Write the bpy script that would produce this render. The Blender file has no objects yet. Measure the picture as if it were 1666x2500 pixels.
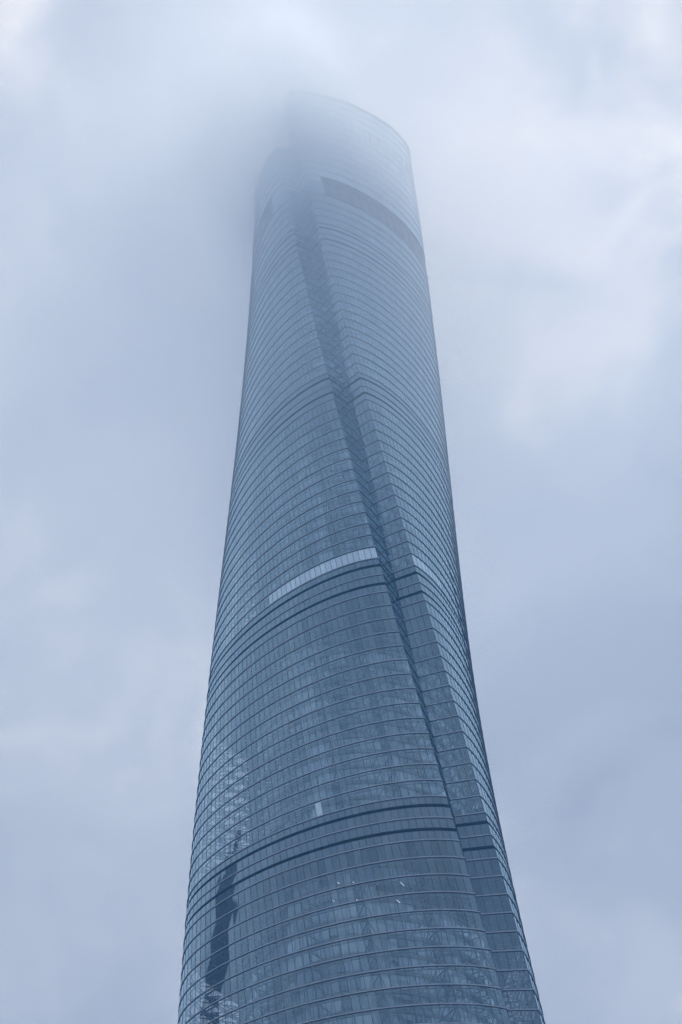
import bpy, math, random
from mathutils import Matrix, Vector
random.seed(7)
S = bpy.context.scene
COL = S.collection
R = math.radians

# ------------------------------------------------------------------ camera
PITCH, ROLL, YAW, DIST = 0.8732719, 0.0538510, -0.0022821, 371.3405
cam_d = bpy.data.cameras.new("camera")
cam = bpy.data.objects.new("camera", cam_d)
COL.objects.link(cam)
cam_d.sensor_fit = 'VERTICAL'
cam_d.sensor_height = 24.0
cam_d.lens = 5399.59 / 2500.0 * 24.0
cam_d.clip_start = 0.5
cam_d.clip_end = 30000.0
cy, sy = math.cos(YAW), math.sin(YAW)
cp, sp = math.cos(PITCH), math.sin(PITCH)
cr, sr = math.cos(ROLL), math.sin(ROLL)
v_x = Vector((cy, -sy, 0))
v_y = Vector((sy, cy, 0))
v_d = v_y * cp + Vector((0, 0, sp))
v_u = v_y * -sp + Vector((0, 0, cp))
c_r = v_x * cr - v_u * sr
c_u = v_x * sr + v_u * cr
CAMPOS = Vector((0, -DIST, 1.6))
m3 = Matrix((c_r, c_u, -v_d)).transposed()
cam.matrix_world = Matrix.Translation(CAMPOS) @ m3.to_4x4()
S.camera = cam


def direction(px, py):
    """sky direction seen at a point of the 1666 x 2500 photograph"""
    f = 5399.59
    return (v_d + c_r * ((px - 833) / f) + c_u * ((1250 - py) / f)).normalized()


# ------------------------------------------------------------------ light
SUN_EL, SUN_AZ = R(70), R(20)          # high sun veiled by cloud, behind the tower
S.view_settings.view_transform = 'Standard'
S.view_settings.look = 'None'
S.view_settings.exposure = 0.45
S.view_settings.gamma = 1.0
S.cycles.volume_bounces = 5
S.cycles.transparent_max_bounces = 24
S.cycles.max_bounces = 8
S.cycles.volume_step_rate = 0.4
S.cycles.use_adaptive_sampling = True
S.cycles.adaptive_threshold = 0.02
S.cycles.use_denoising = True

w = bpy.data.worlds.new("World")
S.world = w
w.use_nodes = True
nt = w.node_tree
nt.nodes.clear()
N = nt.nodes.new
Lk = nt.links.new
out = N('ShaderNodeOutputWorld')
sky = N('ShaderNodeTexSky')
sky.sky_type = 'NISHITA'
sky.sun_disc = False
sky.sun_elevation = SUN_EL
sky.sun_rotation = SUN_AZ
bg_sky = N('ShaderNodeBackground')
bg_sky.inputs['Strength'].default_value = 0.08
Lk(sky.outputs[0], bg_sky.inputs['Color'])
tc = N('ShaderNodeTexCoord')


def math_node(op, a, b=None, clamp=False):
    n = N('ShaderNodeMath')
    n.operation = op
    n.use_clamp = clamp
    for k, v in enumerate((a, b)):
        if v is None:
            continue
        if isinstance(v, (int, float)):
            n.inputs[k].default_value = v
        else:
            Lk(v, n.inputs[k])
    return n.outputs[0]


warp = N('ShaderNodeTexNoise')
warp.inputs['Scale'].default_value = 7.0
warp.inputs['Detail'].default_value = 4.0
Lk(tc.outputs['Generated'], warp.inputs['Vector'])
vm = N('ShaderNodeVectorMath')
vm.operation = 'MULTIPLY_ADD'
Lk(warp.outputs['Color'], vm.inputs[0])
vm.inputs[1].default_value = (0.16, 0.16, 0.16)
half = N('ShaderNodeVectorMath')
half.operation = 'SUBTRACT'
half.inputs[1].default_value = (0.08, 0.08, 0.08)
Lk(tc.outputs['Generated'], half.inputs[0])
Lk(half.outputs[0], vm.inputs[2])
vn = N('ShaderNodeVectorMath')
vn.operation = 'NORMALIZE'
Lk(vm.outputs[0], vn.inputs[0])
cl = N('ShaderNodeTexNoise')
cl.inputs['Scale'].default_value = 9.0
cl.inputs['Detail'].default_value = 4.0
cl.inputs['Roughness'].default_value = 0.5
Lk(vn.outputs[0], cl.inputs['Vector'])
fine = N('ShaderNodeTexNoise')
fine.inputs['Scale'].default_value = 21.0
fine.inputs['Detail'].default_value = 6.0
fine.inputs['Roughness'].default_value = 0.55
fine.inputs['Distortion'].default_value = 0.0
Lk(vn.outputs[0], fine.inputs['Vector'])
fin = math_node('SUBTRACT', fine.outputs['Fac'], 0.5)
fmul = math_node('ADD', math_node('MULTIPLY', fin, 2.6), 1.0)
val = math_node('ADD', math_node('MULTIPLY', math_node('SUBTRACT', cl.outputs['Fac'], 0.5), 1.0), math_node('MULTIPLY', fin, 0.50))
# thinner, brighter parts of the overcast and heavier greyer ones: (x, y, radius in photo pixels, amount)
for px, py, rad, amt in [(1500, 250, 560, .38), (1330, 780, 300, .42), (1150, 480, 260, .20), (60, 120, 420, .20),
                         (130, 560, 300, .18), (800, 120, 420, .10), (280, 800, 280, -.10), (330, 260, 170, -.10), (1600, 1150, 420, -.16),
                         (1480, 1700, 560, -.38), (150, 1000, 320, -.10), (430, 900, 260, -.06), (200, 1700, 380, .06),
                         (480, 560, 260, -.20), (520, 330, 240, -.10), (1000, 1850, 600, -.06), (1580, 640, 160, -.12)]:
    d = direction(px, py)
    ang = rad / 5399.59 / 1.2
    dp = N('ShaderNodeVectorMath')
    dp.operation = 'DOT_PRODUCT'
    Lk(vn.outputs[0], dp.inputs[0])
    dp.inputs[1].default_value = d
    c2 = math_node('SUBTRACT', 1.0, dp.outputs['Value'])
    e = math_node('MULTIPLY', c2, -2.0 / (ang * ang))
    g = math_node('POWER', math.e, math_node('MINIMUM', e, 0.0))
    g = math_node('MULTIPLY', g, amt)
    if amt > 0:
        g = math_node('MULTIPLY', g, fmul)
    val = math_node('ADD', val, g)
val = math_node('ADD', val, 0.36, clamp=True)
cr_ = N('ShaderNodeValToRGB')
cr_.color_ramp.elements[0].position = 0.0
cr_.color_ramp.elements[0].color = (0.325, 0.35, 0.42, 1)
cr_.color_ramp.elements[1].position = 1.0
cr_.color_ramp.elements[1].color = (1.01, 0.93, 0.86, 1)
e2 = cr_.color_ramp.elements.new(0.45)
e2.color = (0.50, 0.52, 0.575, 1)
Lk(val, cr_.inputs[0])
bg_cl = N('ShaderNodeBackground')
bg_cl.inputs['Strength'].default_value = 1.0
Lk(cr_.outputs[0], bg_cl.inputs['Color'])
mx = N('ShaderNodeMixShader')
mx.inputs[0].default_value = 0.94
Lk(bg_sky.outputs[0], mx.inputs[1])
Lk(bg_cl.outputs[0], mx.inputs[2])
Lk(mx.outputs[0], out.inputs['Surface'])

sun_d = bpy.data.lights.new("sun", 'SUN')
sun_d.energy = 1.1
sun_d.angle = R(12)
sun_d.color = (1.0, 0.96, 0.9)
sun = bpy.data.objects.new("sun", sun_d)
COL.objects.link(sun)
sd = Vector((math.sin(SUN_AZ) * math.cos(SUN_EL), math.cos(SUN_AZ) * math.cos(SUN_EL), math.sin(SUN_EL)))
sun.rotation_euler = sd.to_track_quat('Z', 'Y').to_euler()


# ------------------------------------------------------------------ materials
def new_mat(name):
    m = bpy.data.materials.new(name)
    m.use_nodes = True
    m.node_tree.nodes.clear()
    return m, m.node_tree.nodes.new, m.node_tree.links.new


def plain(name, col, rough=0.5, metal=0.0, var=0.0, scale=3.0):
    m, n, l = new_mat(name)
    o = n('ShaderNodeOutputMaterial')
    b = n('ShaderNodeBsdfPrincipled')
    b.inputs['Base Color'].default_value = (*col, 1)
    b.inputs['Roughness'].default_value = rough
    b.inputs['Metallic'].default_value = metal
    if var:
        t = n('ShaderNodeTexNoise')
        t.inputs['Scale'].default_value = scale
        g = n('ShaderNodeTexCoord')
        l(g.outputs['Object'], t.inputs['Vector'])
        r = n('ShaderNodeValToRGB')
        r.color_ramp.elements[0].position = .3
        r.color_ramp.elements[1].position = .7
        r.color_ramp.elements[0].color = (*[c * (1 - var) for c in col], 1)
        r.color_ramp.elements[1].color = (*[min(1, c * (1 + var)) for c in col], 1)
        l(t.outputs['Fac'], r.inputs[0])
        l(r.outputs[0], b.inputs['Base Color'])
    l(b.outputs[0], o.inputs['Surface'])
    return m


def glass_mat(name, f0, tint, frit=0.0, f0var=0.05, opaque=None, period=0.36):
    """coated curtain-wall glass: Schlick reflection over a tinted see-through pane (or over an opaque backing)"""
    m, n, l = new_mat(name)

    def mt(op, a, b=None, c=None):
        k = n('ShaderNodeMath')
        k.operation = op
        for i, v in enumerate((a, b, c)):
            if v is None:
                continue
            if isinstance(v, (int, float)):
                k.inputs[i].default_value = v
            else:
                l(v, k.inputs[i])
        return k.outputs[0]
    o = n('ShaderNodeOutputMaterial')
    geo = n('ShaderNodeNewGeometry')
    rnd = geo.outputs['Random Per Island']
    wn = n('ShaderNodeTexWhiteNoise')
    wn.noise_dimensions = '1D'
    l(rnd, wn.inputs['W'])
    tilt = n('ShaderNodeVectorMath')
    tilt.operation = 'MULTIPLY_ADD'
    l(wn.outputs['Color'], tilt.inputs[0])
    tilt.inputs[1].default_value = (.03, .03, .03)
    l(geo.outputs['Normal'], tilt.inputs[2])
    nrm = n('ShaderNodeVectorMath')
    nrm.operation = 'NORMALIZE'
    l(tilt.outputs[0], nrm.inputs[0])
    lw = n('ShaderNodeLayerWeight')
    lw.inputs['Blend'].default_value = 0.5
    f0n = mt('MULTIPLY_ADD', rnd, f0var, f0 - f0var / 2)
    p5 = mt('POWER', lw.outputs['Facing'], 1.9)
    fac = mt('ADD', f0n, mt('MULTIPLY', mt('SUBTRACT', 1.0, f0n), p5))
    gl = n('ShaderNodeBsdfGlossy')
    gl.inputs['Roughness'].default_value = 0.03
    gl.inputs['Color'].default_value = (.65, .87, 1.0, 1)
    l(nrm.outputs[0], gl.inputs['Normal'])
    if opaque is None:
        base = n('ShaderNodeBsdfTransparent')
        mixc = n('ShaderNodeMixRGB')
        mixc.inputs[1].default_value = (*[c * .84 for c in tint], 1)
        mixc.inputs[2].default_value = (*tint, 1)
        l(wn.outputs['Value'], mixc.inputs[0])
        l(mixc.outputs[0], base.inputs['Color'])
    else:
        base = n('ShaderNodeBsdfDiffuse')
        mixc = n('ShaderNodeMixRGB')
        mixc.inputs[1].default_value = (*[c * .8 for c in opaque], 1)
        mixc.inputs[2].default_value = (*opaque, 1)
        l(wn.outputs['Value'], mixc.inputs[0])
        l(mixc.outputs[0], base.inputs['Color'])
    body = base.outputs[0]
    if frit:
        sx = n('ShaderNodeSeparateXYZ')
        l(geo.outputs['Position'], sx.inputs[0])
        fr = mt('FRACT', mt('DIVIDE', sx.outputs['Z'], period))
        st = mt('LESS_THAN', fr, frit)
        df = n('ShaderNodeBsdfDiffuse')
        df.inputs['Color'].default_value = (.10, .12, .15, 1)
        mf = n('ShaderNodeMixShader')
        l(st, mf.inputs[0])
        l(body, mf.inputs[1])
        l(df.outputs[0], mf.inputs[2])
        body = mf.outputs[0]
    mix = n('ShaderNodeMixShader')
    l(fac, mix.inputs[0])
    l(body, mix.inputs[1])
    l(gl.outputs[0], mix.inputs[2])
    l(mix.outputs[0], o.inputs['Surface'])
    return m


M_GLASS = glass_mat('curtain_wall_glass', .12, (.93, .97, 1.0), f0var=.09)
M_FRIT = glass_mat('fritted_notch_glass', .11, (.84, .89, .92), frit=.30)
M_PLANT = glass_mat('plant_floor_glass', .12, (1, 1, 1), opaque=(.045, .055, .07), f0var=.03)
M_CROWN = glass_mat('crown_glass', .18, (.42, .50, .56))
M_MULL = plain('mullion_metal', (.045, .052, .065), .5, .3)
M_LEDGE = plain('ledge_aluminium', (.40, .42, .44), .45, .3, .12, .8)
M_SOFFIT_SHADE = plain('ledge_soffit_shade', (.018, .022, .03), .6)  # near-black puts the shade under ledges and soffits into the colour
M_RECESS = plain('recess_louvre', (.24, .255, .27), .7)
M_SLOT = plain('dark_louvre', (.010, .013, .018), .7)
M_SLAB = plain('slab_edge', (.16, .17, .18), .7, 0, .25, .3)
M_CEIL = plain('plant_ceiling', (.08, .085, .09), .8, 0, .3, .2)
M_STEEL = plain('painted_steel', (.14, .16, .18), .5, .2)
M_BLIND = plain('pale_blind', (.88, .89, .90), .8, 0, .06, 1.5)
for nd in M_BLIND.node_tree.nodes:      # faint glow added to whiten the blinds, no lamp behind them
    if nd.type == 'BSDF_PRINCIPLED':
        nd.inputs['Emission Color'].default_value = (1.0, .97, .92, 1)
        nd.inputs['Emission Strength'].default_value = .075
M_DRUM = glass_mat('inner_wall_glass', .10, (1, 1, 1), opaque=(.42, .45, .48), f0var=.08)
M_DRUMD = glass_mat('inner_wall_dark_glass', .10, (1, 1, 1), opaque=(.05, .06, .07), f0var=.08)
M_CORE = plain('core_concrete', (.22, .22, .22), .9, 0, .2, .2)

m, n, l = new_mat('lamp_tube')
o_ = n('ShaderNodeOutputMaterial')
em = n('ShaderNodeEmission')
em.inputs['Color'].default_value = (.9, .95, 1, 1)
em.inputs['Strength'].default_value = .9
l(em.outputs[0], o_.inputs['Surface'])
M_LAMP = m

# ------------------------------------------------------------------ tower form (fitted to the photograph)
C3, D6 = 0.1126608, -0.0085155
PHL, PHR = -0.3838046, 0.3498416
RV, AV = 0.9581150, -0.0082275
E4 = 300.0


def scale_at(z):
    u = z - 300.0
    return 35.32194 * math.exp(-0.0011010 * u + 0.0182586e-6 * u * u)


def twist_at(z):
    u = z - 300.0
    return -0.9059504 - 0.0037301 * u + 0.0345490e-6 * u * u


def form(ph):
    h = 1 + C3 * math.cos(3 * ph) + D6 * math.cos(6 * ph)
    hp = -3 * C3 * math.sin(3 * ph) - 6 * D6 * math.sin(6 * ph)
    return (h * math.cos(ph) - hp * math.sin(ph), h * math.sin(ph) + hp * math.cos(ph))


# outline stations: N_SKIN panels by arc length from the right lip round to the left lip, then the notch
N_SKIN, N_NL, N_NR = 136, 4, 4
_phs = [PHR + (2 * math.pi + PHL - PHR) * i / 4000 for i in range(4001)]
_pts = [form(p) for p in _phs]
_acc = [0.0]
for a, b in zip(_pts, _pts[1:]):
    _acc.append(_acc[-1] + math.hypot(b[0] - a[0], b[1] - a[1]))
STATIONS = []
j = 0
for i in range(N_SKIN + 1):
    tgt = _acc[-1] * i / N_SKIN
    while j < 4000 and _acc[j] < tgt - 1e-12:
        j += 1
    STATIONS.append(_pts[j])
LIP_R, LIP_L = STATIONS[0], STATIONS[-1]
VAL = (RV * math.cos(AV), RV * math.sin(AV))
for i in range(1, N_NL):
    t = i / N_NL
    STATIONS.append((LIP_L[0] + (VAL[0] - LIP_L[0]) * t, LIP_L[1] + (VAL[1] - LIP_L[1]) * t))
STATIONS.append(VAL)
for i in range(1, N_NR):
    t = i / N_NR
    STATIONS.append((VAL[0] + (LIP_R[0] - VAL[0]) * t, VAL[1] + (LIP_R[1] - VAL[1]) * t))
NS = len(STATIONS)
I_L = N_SKIN                 # left lip
I_V = N_SKIN + N_NL          # valley
# unit outward normals at stations (average of edge normals)
NORM = []
EN = []
for i in range(NS):
    a, b = STATIONS[i], STATIONS[(i + 1) % NS]
    dx, dy = b[0] - a[0], b[1] - a[1]
    q = math.hypot(dx, dy)
    EN.append((dy / q, -dx / q))
for i in range(NS):
    a, b = EN[i - 1], EN[i]
    nx, ny = a[0] + b[0], a[1] + b[1]
    k = (nx * nx + ny * ny) / 2 or 1
    k = max(k, .7)
    NORM.append((nx / k, ny / k))


def at(i, z, off=0.0):
    """world point of station i at height z, pushed out by off metres"""
    i %= NS
    s, t = scale_at(z), twist_at(z)
    x = STATIONS[i][0] * s + NORM[i][0] * off
    y = STATIONS[i][1] * s + NORM[i][1] * off
    c, d = math.cos(t), math.sin(t)
    return (x * c - y * d, x * d + y * c, z)


def between(i, f, z, off=0.0):
    a, b = at(i, z, off), at(i + 1, z, off)
    return tuple(a[k] + (b[k] - a[k]) * f for k in range(3))


class MB:
    def __init__(s):
        s.v, s.f, s.m = [], [], []

    def quad(s, a, b, c, d, mi=0):
        k = len(s.v)
        s.v += [a, b, c, d]
        s.f.append((k, k + 1, k + 2, k + 3))
        s.m.append(mi)

    def strip(s, lo, hi, mi=0, closed=True):
        k = len(s.v)
        q = len(lo)
        s.v += lo + hi
        for i in range(q if closed else q - 1):
            j = (i + 1) % q
            s.f.append((k + i, k + j, k + q + j, k + q + i))
            s.m.append(mi)

    def poly(s, pts, mi=0):
        k = len(s.v)
        s.v += pts
        s.f.append(tuple(range(k, k + len(pts))))
        s.m.append(mi)

    def bar(s, a, b, r, mi=0, sides=4):
        a, b = Vector(a), Vector(b)
        d = (b - a)
        if d.length < 1e-6:
            return
        d.normalize()
        u = d.cross(Vector((0, 0, 1)))
        if u.length < .01:
            u = Vector((1, 0, 0))
        u.normalize()
        w_ = d.cross(u)
        ring = [(u * math.cos(q) + w_ * math.sin(q)) * r for q in [2 * math.pi * (i + .5) / sides for i in range(sides)]]
        s.strip([tuple(a + p) for p in ring], [tuple(b + p) for p in ring], mi)

    def box(s, c, ax, ay, az, mi=0):
        """box from a centre and three half-axis vectors"""
        c, ax, ay, az = Vector(c), Vector(ax), Vector(ay), Vector(az)
        p = {}
        for i in (-1, 1):
            for j in (-1, 1):
                for k in (-1, 1):
                    p[i, j, k] = tuple(c + ax * i + ay * j + az * k)
        for f in (((-1, -1, -1), (1, -1, -1), (1, -1, 1), (-1, -1, 1)), ((1, 1, -1), (-1, 1, -1), (-1, 1, 1), (1, 1, 1)),
                  ((-1, 1, -1), (-1, -1, -1), (-1, -1, 1), (-1, 1, 1)), ((1, -1, -1), (1, 1, -1), (1, 1, 1), (1, -1, 1)),
                  ((-1, -1, 1), (1, -1, 1), (1, 1, 1), (-1, 1, 1)), ((-1, 1, -1), (1, 1, -1), (1, -1, -1), (-1, -1, -1))):
            s.quad(*[p[q] for q in f], mi)

    def build(s, name, mats, parent=None, smooth=False):
        me = bpy.data.meshes.new(name)
        me.from_pydata(s.v, [], s.f)
        for mt_ in mats:
            me.materials.append(mt_)
        me.polygons.foreach_set('material_index', s.m)
        me.update()
        o = bpy.data.objects.new(name, me)
        COL.objects.link(o)
        if parent:
            o.parent = parent
        return o


# floor levels ------------------------------------------------------------
HA, HB, HC, HD = 2.4308, 3.3981, 3.0392, 2.9285      # between the lines of a plant-floor pair, top to bottom
ZONES = []       # (levels of the ordinary storeys bottom to top, height of the underside of the plant floors above)
PLANT = []       # (E, D, C, B, A)
z = E4
for n_st, h in ((14, 4.5), (15, 4.2823), (15, 4.2639), (3, 4.2639)):
    PLANT.append((z, z + HD, z + HD + HC, z + HD + HC + HB, z + HD + HC + HB + HA))
    a = PLANT[-1][4]
    lv = [a + h * i for i in range(n_st + 1)]
    ZONES.append(lv)
    z = lv[-1]
Z_TOPREG = z                                           # last ordinary storey line, about 551 m
LOW = [E4 - 4.5 * i for i in range(16)][::-1]          # zone below the lowest plant floors in view
ZONES.insert(0, LOW)

tower = bpy.data.objects.new('skyscraper', None)
COL.objects.link(tower)
tower['label'] = 'twisting glass skyscraper with a spiral notch, its top lost in low cloud'
tower['category'] = 'skyscraper'


def mullions(mb, z0, z1, mi, i0=0, i1=None, wd=.048, dp=.035, zr=None):
    for i in range(i0, NS if i1 is None else i1):
        n_ = .0
        a0, a1 = between(i, 0, z0, .01), between(i, 0, z1, .01)
        e0, e1 = at(i, z0, dp), at(i, z1, dp)
        t0 = Vector(at(i + 1, z0)) - Vector(at(i - 1, z0))
        t0.z = 0
        t0 = t0.normalized() * wd
        t = tuple(t0)

        def sh(p, s_):
            return (p[0] + t[0] * s_, p[1] + t[1] * s_, p[2])
        mb.quad(sh(e0, -1), sh(e0, 1), sh(e1, 1), sh(e1, -1), mi)
        mb.quad(sh(a0, -1), sh(e0, -1), sh(e1, -1), sh(a1, -1), mi)
        mb.quad(sh(e0, 1), sh(a0, 1), sh(a1, 1), sh(e1, 1), mi)


def panels(mb, z0, z1, skin_mi=0, notch_mi=None, skip=None, off=0.0):
    for i in range(NS):
        if skip and skip(i):
            continue
        mi = notch_mi if (notch_mi is not None and i >= I_V) else skin_mi
        mb.quad(at(i, z0, off), at(i + 1, z0, off), at(i + 1, z1, off), at(i, z1, off), mi)


def ledge(mb, zc, dp=.14, h=.25):
    lo_o = [at(i, zc - .02, dp) for i in range(NS)]
    hi_o = [at(i, zc + h, dp) for i in range(NS)]
    lo_i = [at(i, zc - .02, -.05) for i in range(NS)]
    hi_i = [at(i, zc + h, -.05) for i in range(NS)]
    g_o = [at(i, zc - .15, .07) for i in range(NS)]
    g_i = [at(i, zc - .15, -.05) for i in range(NS)]
    g_t = [at(i, zc - .02, .07) for i in range(NS)]
    mb.strip(lo_o, hi_o, 0)
    mb.strip(hi_o, hi_i, 0)
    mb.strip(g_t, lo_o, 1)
    mb.strip(g_o, g_t, 1)  # strip coloured near-black as the shade line below the ledge
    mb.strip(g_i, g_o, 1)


def make_storey(z0, z1, parent=tower, name='storey'):
    mb = MB()
    panels(mb, z0, z1, 0, 1)
    mullions(mb, z0 + .25, z1 - .15, 2)
    o = mb.build(name, [M_GLASS, M_FRIT, M_MULL], parent)
    lb = MB()
    ledge(lb, z0)
    lb.build('floor_ledge', [M_LEDGE, M_SOFFIT_SHADE], o)
    return o


for lv in ZONES:
    for z0, z1 in zip(lv, lv[1:]):
        make_storey(z0, z1)

# plant floors: opaque dark glass with a deep louvred slot in each of the two ------------------------------
SL = .44
for (zE, zD, zC, zB, zA) in PLANT:
    for z0, zs_, z1 in ((zE, zD, zC), (zC, zB, zA)):
        mb = MB()
        panels(mb, z0, zs_ - SL, 0)
        panels(mb, zs_ + SL, z1, 0)
        mullions(mb, z0 + .25, zs_ - SL, 1)
        mullions(mb, zs_ + SL, z1 - .15, 1)
        o = mb.build('plant_storey', [M_PLANT, M_MULL], tower)
        lb = MB()
        ledge(lb, z0)
        lb.build('floor_ledge', [M_LEDGE, M_SOFFIT_SHADE], o)
        sb = MB()
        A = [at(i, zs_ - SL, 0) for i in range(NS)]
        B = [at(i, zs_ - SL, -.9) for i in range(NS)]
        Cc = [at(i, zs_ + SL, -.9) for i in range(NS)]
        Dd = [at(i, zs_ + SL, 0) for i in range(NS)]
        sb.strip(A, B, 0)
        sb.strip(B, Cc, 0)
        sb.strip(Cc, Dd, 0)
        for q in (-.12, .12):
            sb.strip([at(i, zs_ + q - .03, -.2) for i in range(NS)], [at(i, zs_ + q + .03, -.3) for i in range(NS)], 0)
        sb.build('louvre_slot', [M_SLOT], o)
    # floor decks closing the zones above and below
    db = MB()
    db.poly([at(i, zE + .3, -.3) for i in range(NS)][::-1], 0)
    db.poly([at(i, zE + 1.0, -.3) for i in range(NS)], 0)
    db.poly([at(i, zA - .2, -.3) for i in range(NS)], 0)
    db.build('plant_deck', [M_CEIL], tower)


# inside: a round inner glass wall per zone, floor slabs, and the steel that hangs the outer skin -----------
def inner_zone(levels, top_open=False):
    rad = .765 * scale_at(levels[-1])
    n_p = 88
    mb = MB()
    for z0, z1 in zip(levels, levels[1:]):
        # slab edge
        ring = lambda r_, zz: [(r_ * math.cos(2 * math.pi * i / n_p), r_ * math.sin(2 * math.pi * i / n_p), zz) for i in range(n_p)]
        mb.strip(ring(rad + .35, z0 - .45), ring(rad + .35, z0 + .45), 0)
        mb.strip(ring(rad - .3, z0 - .45), ring(rad + .35, z0 - .45), 0)
        mb.strip(ring(rad + .35, z0 + .45), ring(rad - .3, z0 + .45), 0)
        k = 0
        state = random.random()
        for i in range(n_p):
            if random.random() < .22:
                state = random.random()
            a, b = 2 * math.pi * i / n_p, 2 * math.pi * (i + 1) / n_p
            zt = z1 - .45
            p = (rad * math.cos(a), rad * math.sin(a))
            q = (rad * math.cos(b), rad * math.sin(b))
            mi = 1 if state < .55 else 2
            mb.quad((*p, z0 + .45), (*q, z0 + .45), (*q, zt), (*p, zt), mi)
            mb.bar((p[0] * 1.004, p[1] * 1.004, z0 + .45), (p[0] * 1.004, p[1] * 1.004, zt), .07, 3)
    return mb.build('inner_wall', [M_SLAB, M_DRUM, M_DRUMD, M_MULL], tower), rad


def steelwork(levels, rad, parent):
    mb = MB()
    for z0 in levels[:-1]:
        zz = z0 - .1
        for i in range(N_SKIN):
            mb.bar(at(i, zz, -.75), at(i + 1, zz, -.75), .18)
        for i in range(2, N_SKIN - 1, 8):
            p = Vector(at(i, zz, -.75))
            rr = math.hypot(p.x, p.y)
            if rr - rad < 1.2:
                continue
            ang = math.atan2(p.y, p.x)
            for s_ in (-1, 1):
                a2 = ang + s_ * (.05 + .02 * (rr - rad) / 8)
                mb.bar(p, (rad * math.cos(a2), rad * math.sin(a2), zz), .15)
    zt, zb = levels[-1], levels[0]
    for i in range(2, N_SKIN - 1, 4):
        for z0, z1 in zip(levels, levels[1:]):
            mb.bar(at(i, z0, -.75), at(i, z1, -.75), .09)
    return mb.build('steel_frame', [M_STEEL], parent)


for lv in ZONES:
    w_, rad = inner_zone(lv)
    steelwork(lv, rad, w_)

# pale blinds drawn behind one storey, and one lone pale pane ---------------------------------------------
def project(p):
    d = Vector(p) - CAMPOS
    return (833 + 5399.59 * d.dot(c_r) / d.dot(v_d), 1250 - 5399.59 * d.dot(c_u) / d.dot(v_d))


def facing(i, zz):
    p, n_ = Vector(at(i, zz)), Vector(at(i, zz, 1)) - Vector(at(i, zz))
    return (CAMPOS - p).dot(n_) > 0


z0, z1 = ZONES[2][0], ZONES[2][1]
for x0, x1, lab in ((662, 918, 'long row of pale blinds drawn along one storey'), (1008, 1086, 'short row of pale blinds beyond the notch')):
    bl = MB()
    for i in range(N_SKIN):
        if facing(i, z0) and x0 < (project(at(i, z0))[0] + project(at(i + 1, z0))[0]) / 2 < x1:
            lo, hi = z0 + .35, z1 - .2
            bl.quad(between(i, 0, lo, -.14), between(i, 1, lo, -.14), between(i, 1, hi, -.14), between(i, 0, hi, -.14), 0)
    o = bl.build('window_blind', [M_BLIND], tower)
    o['label'] = lab

bl = MB()
z0, z1 = ZONES[1][0], ZONES[1][1]
best = min((i for i in range(N_SKIN) if facing(i, z0)), key=lambda i: abs((project(at(i, z0))[0] + project(at(i + 1, z0))[0]) / 2 - 778))
i = best
z0, z1 = ZONES[1][0], ZONES[1][1]
lo, hi = z0 + .35, z1 - .25
bl.quad(between(i, .06, lo, -.14), between(i, .94, lo, -.14), between(i, .94, hi, -.14), between(i, .06, hi, -.14), 0)
o = bl.build('window_blind', [M_BLIND], tower)
o['label'] = 'single pale blind with added glow, alone on its storey'

# strip lights hanging behind the lowest storeys in view
for px, py, ln in ((969, 2153, 1.5), (972, 2196, 1.3), (920, 2157, .5), (819, 2156, .6), (866, 2154, .4), (819, 2199, .5), (869, 2196, .4), (1122, 2277, .3)):
    bst = None
    for i in range(N_SKIN):
        if not facing(i, 285):
            continue
        for k in range(120):
            zz = 255 + k * .4
            q = project(at(i, zz, -1.3))
            d = math.hypot(q[0] - px, q[1] - py)
            if bst is None or d < bst[0]:
                bst = (d, i, zz)
    _, i, zz = bst
    a = Vector(between(i, 0, zz, -1.2))
    b = Vector(between(i, 0, zz, -2.6 - ln))
    t = (Vector(at(i + 1, zz)) - Vector(at(i, zz))).normalized()
    b = a + (b - a).normalized() * ln + t * ln * .5
    lb = MB()
    lb.bar(a, b, .045, 0, 6)
    lb.build('strip_light', [M_LAMP], tower)

# ------------------------------------------------------------------ crown
Z_REC0, Z_REC1, Z_TOP = Z_TOPREG + 4.6, 567.0, 621.5
RECESSES = ((4, 42), (N_SKIN - 24, N_SKIN - 5))


def rim(i):
    """the parapet holds its height over the front and spirals down behind to the left lip"""
    if i > I_L:
        return Z_TOP - 30 if i <= I_V else Z_TOP - 30 + 31 * (i - I_V) / N_NR
    t = min(1, max(0, (i / N_SKIN - .45) / .55))
    return Z_TOP + 1 * (1 - min(1, i / 20)) - 31 * t * t * (3 - 2 * t)


crown = MB()
lines = MB()
panels(crown, Z_TOPREG, Z_REC0, 0)
mullions(crown, Z_TOPREG + .3, Z_REC0, 1)
for i in range(NS):
    if not any(a <= i < b for a, b in RECESSES):
        crown.quad(at(i, Z_REC0), at(i + 1, Z_REC0), at(i + 1, Z_REC1), at(i, Z_REC1), 0)
lv = [Z_REC1 + 4.55 * k for k in range(13)]
for k, z0 in enumerate(lv):
    for i in range(NS):
        ra, rb = rim(i), rim((i + 1) % NS)
        if z0 >= ra - .01 and z0 >= rb - .01:
            continue
        za = min(z0 + 4.55, ra) if k < 12 else ra
        zb = min(z0 + 4.55, rb) if k < 12 else rb
        if max(za, zb) - z0 < .3:
            continue
        crown.quad(at(i, z0), at(i + 1, z0), at(i + 1, max(zb, z0 + .01)), at(i, max(za, z0 + .01)), 0)
        if za - z0 > 1:
            pass
cw = crown.build('crown_wall', [M_CROWN, M_MULL], tower)
lb = MB()
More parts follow.
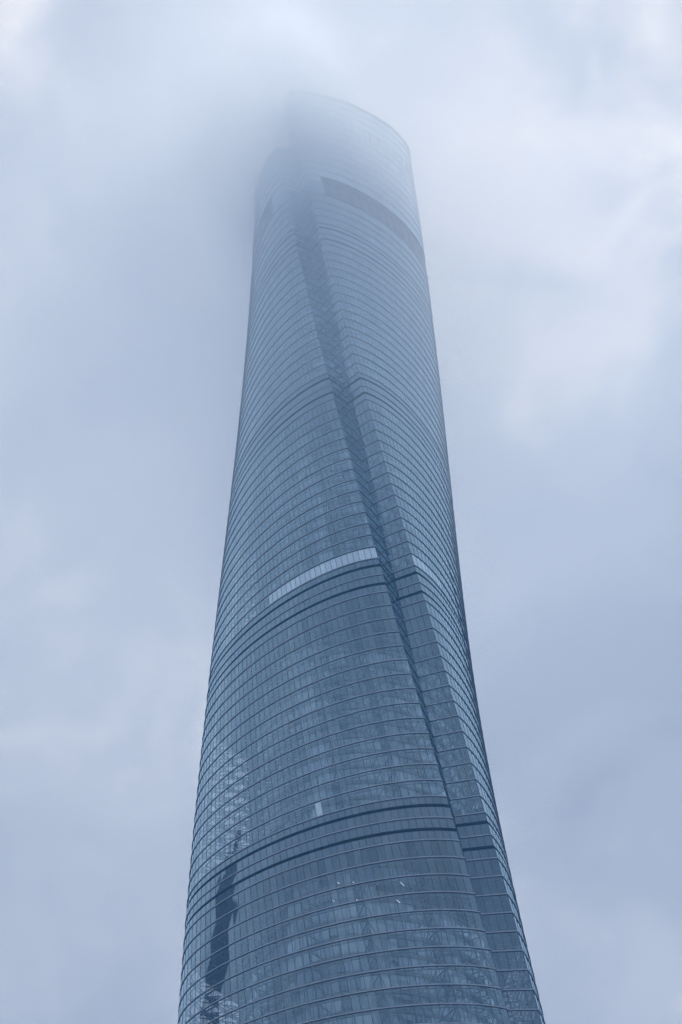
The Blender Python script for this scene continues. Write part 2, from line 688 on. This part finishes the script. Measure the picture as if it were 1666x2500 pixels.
for z0 in [Z_TOPREG, Z_REC0] + lv:
    lo_o, hi_o, seg = [], [], []
    for i in range(NS):
        if z0 > min(rim(i), rim((i + 1) % NS)) - .6:
            continue
        a0, a1 = at(i, z0 - .1, .16), at(i + 1, z0 - .1, .16)
        b0, b1 = at(i, z0 + .14, .16), at(i + 1, z0 + .14, .16)
        c0, c1 = at(i, z0 - .1, -.05), at(i + 1, z0 - .1, -.05)
        lb.quad(a0, a1, b1, b0, 0)
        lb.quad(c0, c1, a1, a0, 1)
lb.build('crown_ledge', [M_LEDGE, M_SOFFIT_SHADE], cw)
rb = MB()
ri = [at(i, rim(i), 0) for i in range(NS)]
rb.strip([at(i, rim(i) - .9, .3) for i in range(NS)], [at(i, rim(i) + .3, .3) for i in range(NS)], 0)
rb.strip([at(i, rim(i) + .3, .3) for i in range(NS)], [at(i, rim(i) + .3, -.7) for i in range(NS)], 0)
rb.strip([at(i, rim(i) + .3, -.7) for i in range(NS)], [at(i, rim(i) - .9, -.7) for i in range(NS)], 0)
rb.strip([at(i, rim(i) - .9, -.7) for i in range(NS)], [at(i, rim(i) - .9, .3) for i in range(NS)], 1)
rb.build('parapet_rim', [M_LEDGE, M_SOFFIT_SHADE], cw)
for i in range(2, 62):
    gl_ = MB()
    zz = rim(i) - 2.3
    a = between(i, .3, zz, .06)
    b = between(i, .7, zz, .06)
    gl_.quad(a, b, (b[0], b[1], zz + .7), (a[0], a[1], zz + .7), 0)
    gl_.build('rim_light', [M_LAMP], cw)
# recess under the crown: two stretches that deepen from nothing, one on each side of the notch
for ia, ib in RECESSES:
    rc = MB()

    def dep(i):
        e = (ib - i) if ia < 20 else (i - ia)
        return -.05 - 1.5 * min(1, max(0, e) / 14.0)
    rng = range(ia, ib + 1)
    ins = [at(i, Z_REC0, dep(i)) for i in rng]
    ins2 = [at(i, Z_REC1, dep(i)) for i in rng]
    rc.strip(ins, ins2, 0, closed=False)
    rc.strip([at(i, Z_REC0, 0) for i in rng], ins, 0, closed=False)
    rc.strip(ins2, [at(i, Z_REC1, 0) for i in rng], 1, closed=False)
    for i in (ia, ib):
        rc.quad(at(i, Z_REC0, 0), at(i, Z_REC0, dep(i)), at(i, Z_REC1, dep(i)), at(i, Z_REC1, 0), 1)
    for i in range(ia + 2, ib, 3):
        if dep(i) < -.7:
            rc.bar(at(i, Z_REC0, dep(i) + .4), at(i, Z_REC1, dep(i) + .4), .2, 1)
    for q in range(1, 8):
        zz = Z_REC0 + (Z_REC1 - Z_REC0) * q / 8
        rc.strip([at(i, zz - .12, dep(i) + .04) for i in rng], [at(i, zz + .12, dep(i) + .04) for i in rng], 1, closed=False)
    rc.build('crown_recess', [M_RECESS, M_SOFFIT_SHADE], tower)
# steel columns and girts that show dark through the crown glass
st = MB()
for r_, (za, zb) in enumerate(((599.7, 603.4), (604.2, 607.9))):
    for i in range(11 + 2 * (1 - r_), 46, 3):
        c0 = Vector(between(i, .5, (za + zb) / 2, .06))
        t = (Vector(at(i + 1, za)) - Vector(at(i, za))).normalized()
        nn = Vector((t.y, -t.x, 0))
        wd_ = random.choice((.35, .45, .6))
        st.box(c0, t * wd_, nn * .08, Vector((0, 0, (zb - za) / 2)), 0)
for i in range(0, N_SKIN, 8):
    st.bar(at(i, Z_REC1, -3), at(i, rim(i) - 3, -3), .3)
st.build('crown_column', [M_STEEL], cw)
dk = MB()
dk.poly([at(i, 566.0, -1.0) for i in range(NS)], 0)
dk.poly([at(i, 566.5, -2.5) for i in range(NS)][::-1], 0)
dk.poly([at(i, Z_TOPREG + .2, -.3) for i in range(NS)][::-1], 0)
dk.build('roof_deck', [M_CEIL], tower)

# concrete core, full height, and the plainer storeys below the frame -----------------------------------
cb = MB()
for r_, za, zb in ((15.5, 0, 462), (14, 462, 565)):
    ring = lambda zz: [(r_ * math.cos(2 * math.pi * (i + .5) / 8), r_ * math.sin(2 * math.pi * (i + .5) / 8), zz) for i in range(8)]
    cb.strip(ring(za), ring(zb), 0)
cb.build('core', [M_CORE], tower)
mb = MB()
lb = MB()
z0 = 0.0
zl = [LOW[0] * k / 52 for k in range(53)]
for a, b in zip(zl, zl[1:]):
    panels(mb, a, b, 0)
    ledge(lb, a)
lf = mb.build('lower_facade', [M_PLANT], tower)
lb.build('floor_ledge', [M_LEDGE, M_SOFFIT_SHADE], lf)

# ------------------------------------------------------------------ the tower mirrored in the lower left glass
ot = bpy.data.objects.new('office_tower', None)
COL.objects.link(ot)
ot.location = (-250, -26, 0)
ot['label'] = 'slender dark office tower mirrored as a dark column in the lower left glass'
ot['category'] = 'office tower'
hw = 33.0
mb, fl = MB(), MB()
sec = lambda a, b, zz: [(-a, -b, zz), (a, -b, zz), (a, b, zz), (-a, b, zz)]
mb.strip(sec(22, hw, 0), sec(22, hw, 470), 0)
mb.strip(sec(22, hw, 470), sec(14, 26, 536), 0)
mb.poly(sec(14, 26, 536), 0)
for k in range(1, 112):
    zz = 4.2 * k
    a, b = (22.15, hw + .15)
    fl.strip(sec(a, b, zz - .4), sec(a, b, zz + .4), 0)
M_DARKG = plain('dark_tinted_glass', (.02, .025, .03), .25)
mb.build('facade', [M_DARKG], ot)
fl.build('floor_band', [M_SLAB], ot)
mb = MB()
mb.strip(sec(9, 15, 536), sec(4, 7, 572), 0)
mb.poly(sec(4, 7, 572), 0)
mb.build('spire', [M_DARKG], ot)

# ------------------------------------------------------------------ ground
GS = 3000.0
gm = plain('plaza_paving', (.20, .20, .20), .9, 0, .3, .02)
mb = MB()
mb.quad((-GS, -GS, 0), (GS, -GS, 0), (GS, GS, 0), (-GS, GS, 0))
g = mb.build('ground', [gm])
g['kind'] = 'structure'


# ------------------------------------------------------------------ air
def vol_mat(name, density, color, aniso=0.0):
    m, n, l = new_mat(name)
    o = n('ShaderNodeOutputMaterial')
    v = n('ShaderNodeVolumePrincipled')
    v.inputs['Density'].default_value = density
    v.inputs['Color'].default_value = (*color, 1)
    v.inputs['Anisotropy'].default_value = aniso
    l(v.outputs[0], o.inputs['Volume'])
    return m, n, l, v


hz, _, _, _ = vol_mat('haze_air', 0.00045, (.30, .635, 1.0), 0.0)
mb = MB()
mb.box((0, 0, 317), (3200, 0, 0), (0, 3200, 0), (0, 0, 318), 0)
h = mb.build('haze', [hz])
h['kind'] = 'stuff'

# low cloud the tower's head stands in: thickens with height, with a heavy wisp across the left of the crown
cm, n, l, v = vol_mat('cloud_vapour', 0.0, (.95, .975, 1.0), 0.5)


def cmn(op, a, b=None, clamp=False):
    k = n('ShaderNodeMath')
    k.operation = op
    k.use_clamp = clamp
    for i, q in enumerate((a, b)):
        if q is None:
            continue
        if isinstance(q, (int, float)):
            k.inputs[i].default_value = q
        else:
            l(q, k.inputs[i])
    return k.outputs[0]


geo = n('ShaderNodeNewGeometry')
sx = n('ShaderNodeSeparateXYZ')
l(geo.outputs['Position'], sx.inputs[0])
nz = n('ShaderNodeTexNoise')
nz.inputs['Scale'].default_value = .012
nz.inputs['Detail'].default_value = 3.0
nz.inputs['Roughness'].default_value = .55
l(geo.outputs['Position'], nz.inputs['Vector'])
Z0C = 385.0
hgt = cmn('DIVIDE', cmn('SUBTRACT', sx.outputs['Z'], Z0C), 247.0, True)
base = cmn('MULTIPLY', cmn('POWER', hgt, .58), .0116)
# the layer is thickest round the tower and thins out away from it
rr2 = cmn('ADD', cmn('MULTIPLY', sx.outputs['X'], sx.outputs['X']), cmn('MULTIPLY', sx.outputs['Y'], sx.outputs['Y']))
fall = cmn('POWER', math.e, cmn('MULTIPLY', rr2, -1.0 / (105.0 * 105.0)))
dens = cmn('MULTIPLY', cmn('MULTIPLY', base, fall), cmn('ADD', cmn('MULTIPLY', nz.outputs['Fac'], 1.2), .4))
l(dens, v.inputs['Density'])
mb = MB()
mb.box((0, 0, 509.5), (230, 0, 0), (0, 230, 0), (0, 0, 124.5), 0)
c = mb.build('low_cloud', [cm])
c['kind'] = 'stuff'

# a torn wisp drifting across the left of the crown
WC = CAMPOS + direction(655, 350) * 662
cm, n, l, v = vol_mat('wisp_vapour', 0.0, (.985, .993, 1.0), 0.70)
geo = n('ShaderNodeNewGeometry')
nw = n('ShaderNodeTexNoise')
nw.inputs['Scale'].default_value = .03
nw.inputs['Detail'].default_value = 4.0
nw.inputs['Roughness'].default_value = .6
nw.inputs['Distortion'].default_value = .5
l(geo.outputs['Position'], nw.inputs['Vector'])
vsub = n('ShaderNodeVectorMath')
vsub.operation = 'SUBTRACT'
l(geo.outputs['Position'], vsub.inputs[0])
vsub.inputs[1].default_value = WC
vdiv = n('ShaderNodeVectorMath')
vdiv.operation = 'DIVIDE'
l(vsub.outputs[0], vdiv.inputs[0])
vdiv.inputs[1].default_value = (29, 24, 25)
vl = n('ShaderNodeVectorMath')
vl.operation = 'LENGTH'
l(vdiv.outputs[0], vl.inputs[0])
r_n = cmn('MAXIMUM', cmn('ADD', vl.outputs['Value'], cmn('MULTIPLY', cmn('SUBTRACT', nw.outputs['Fac'], .5), -3.2)), 0.0)
l(cmn('MULTIPLY', cmn('POWER', math.e, cmn('MULTIPLY', cmn('MULTIPLY', r_n, r_n), -1.0)), .058), v.inputs['Density'])
mb = MB()
hz_ = min(72.0, 633.0 - WC.z)
mb.box((WC.x, WC.y, WC.z), (86, 0, 0), (0, 72, 0), (0, 0, hz_), 0)
c = mb.build('cloud_wisp', [cm])
c['kind'] = 'stuff'
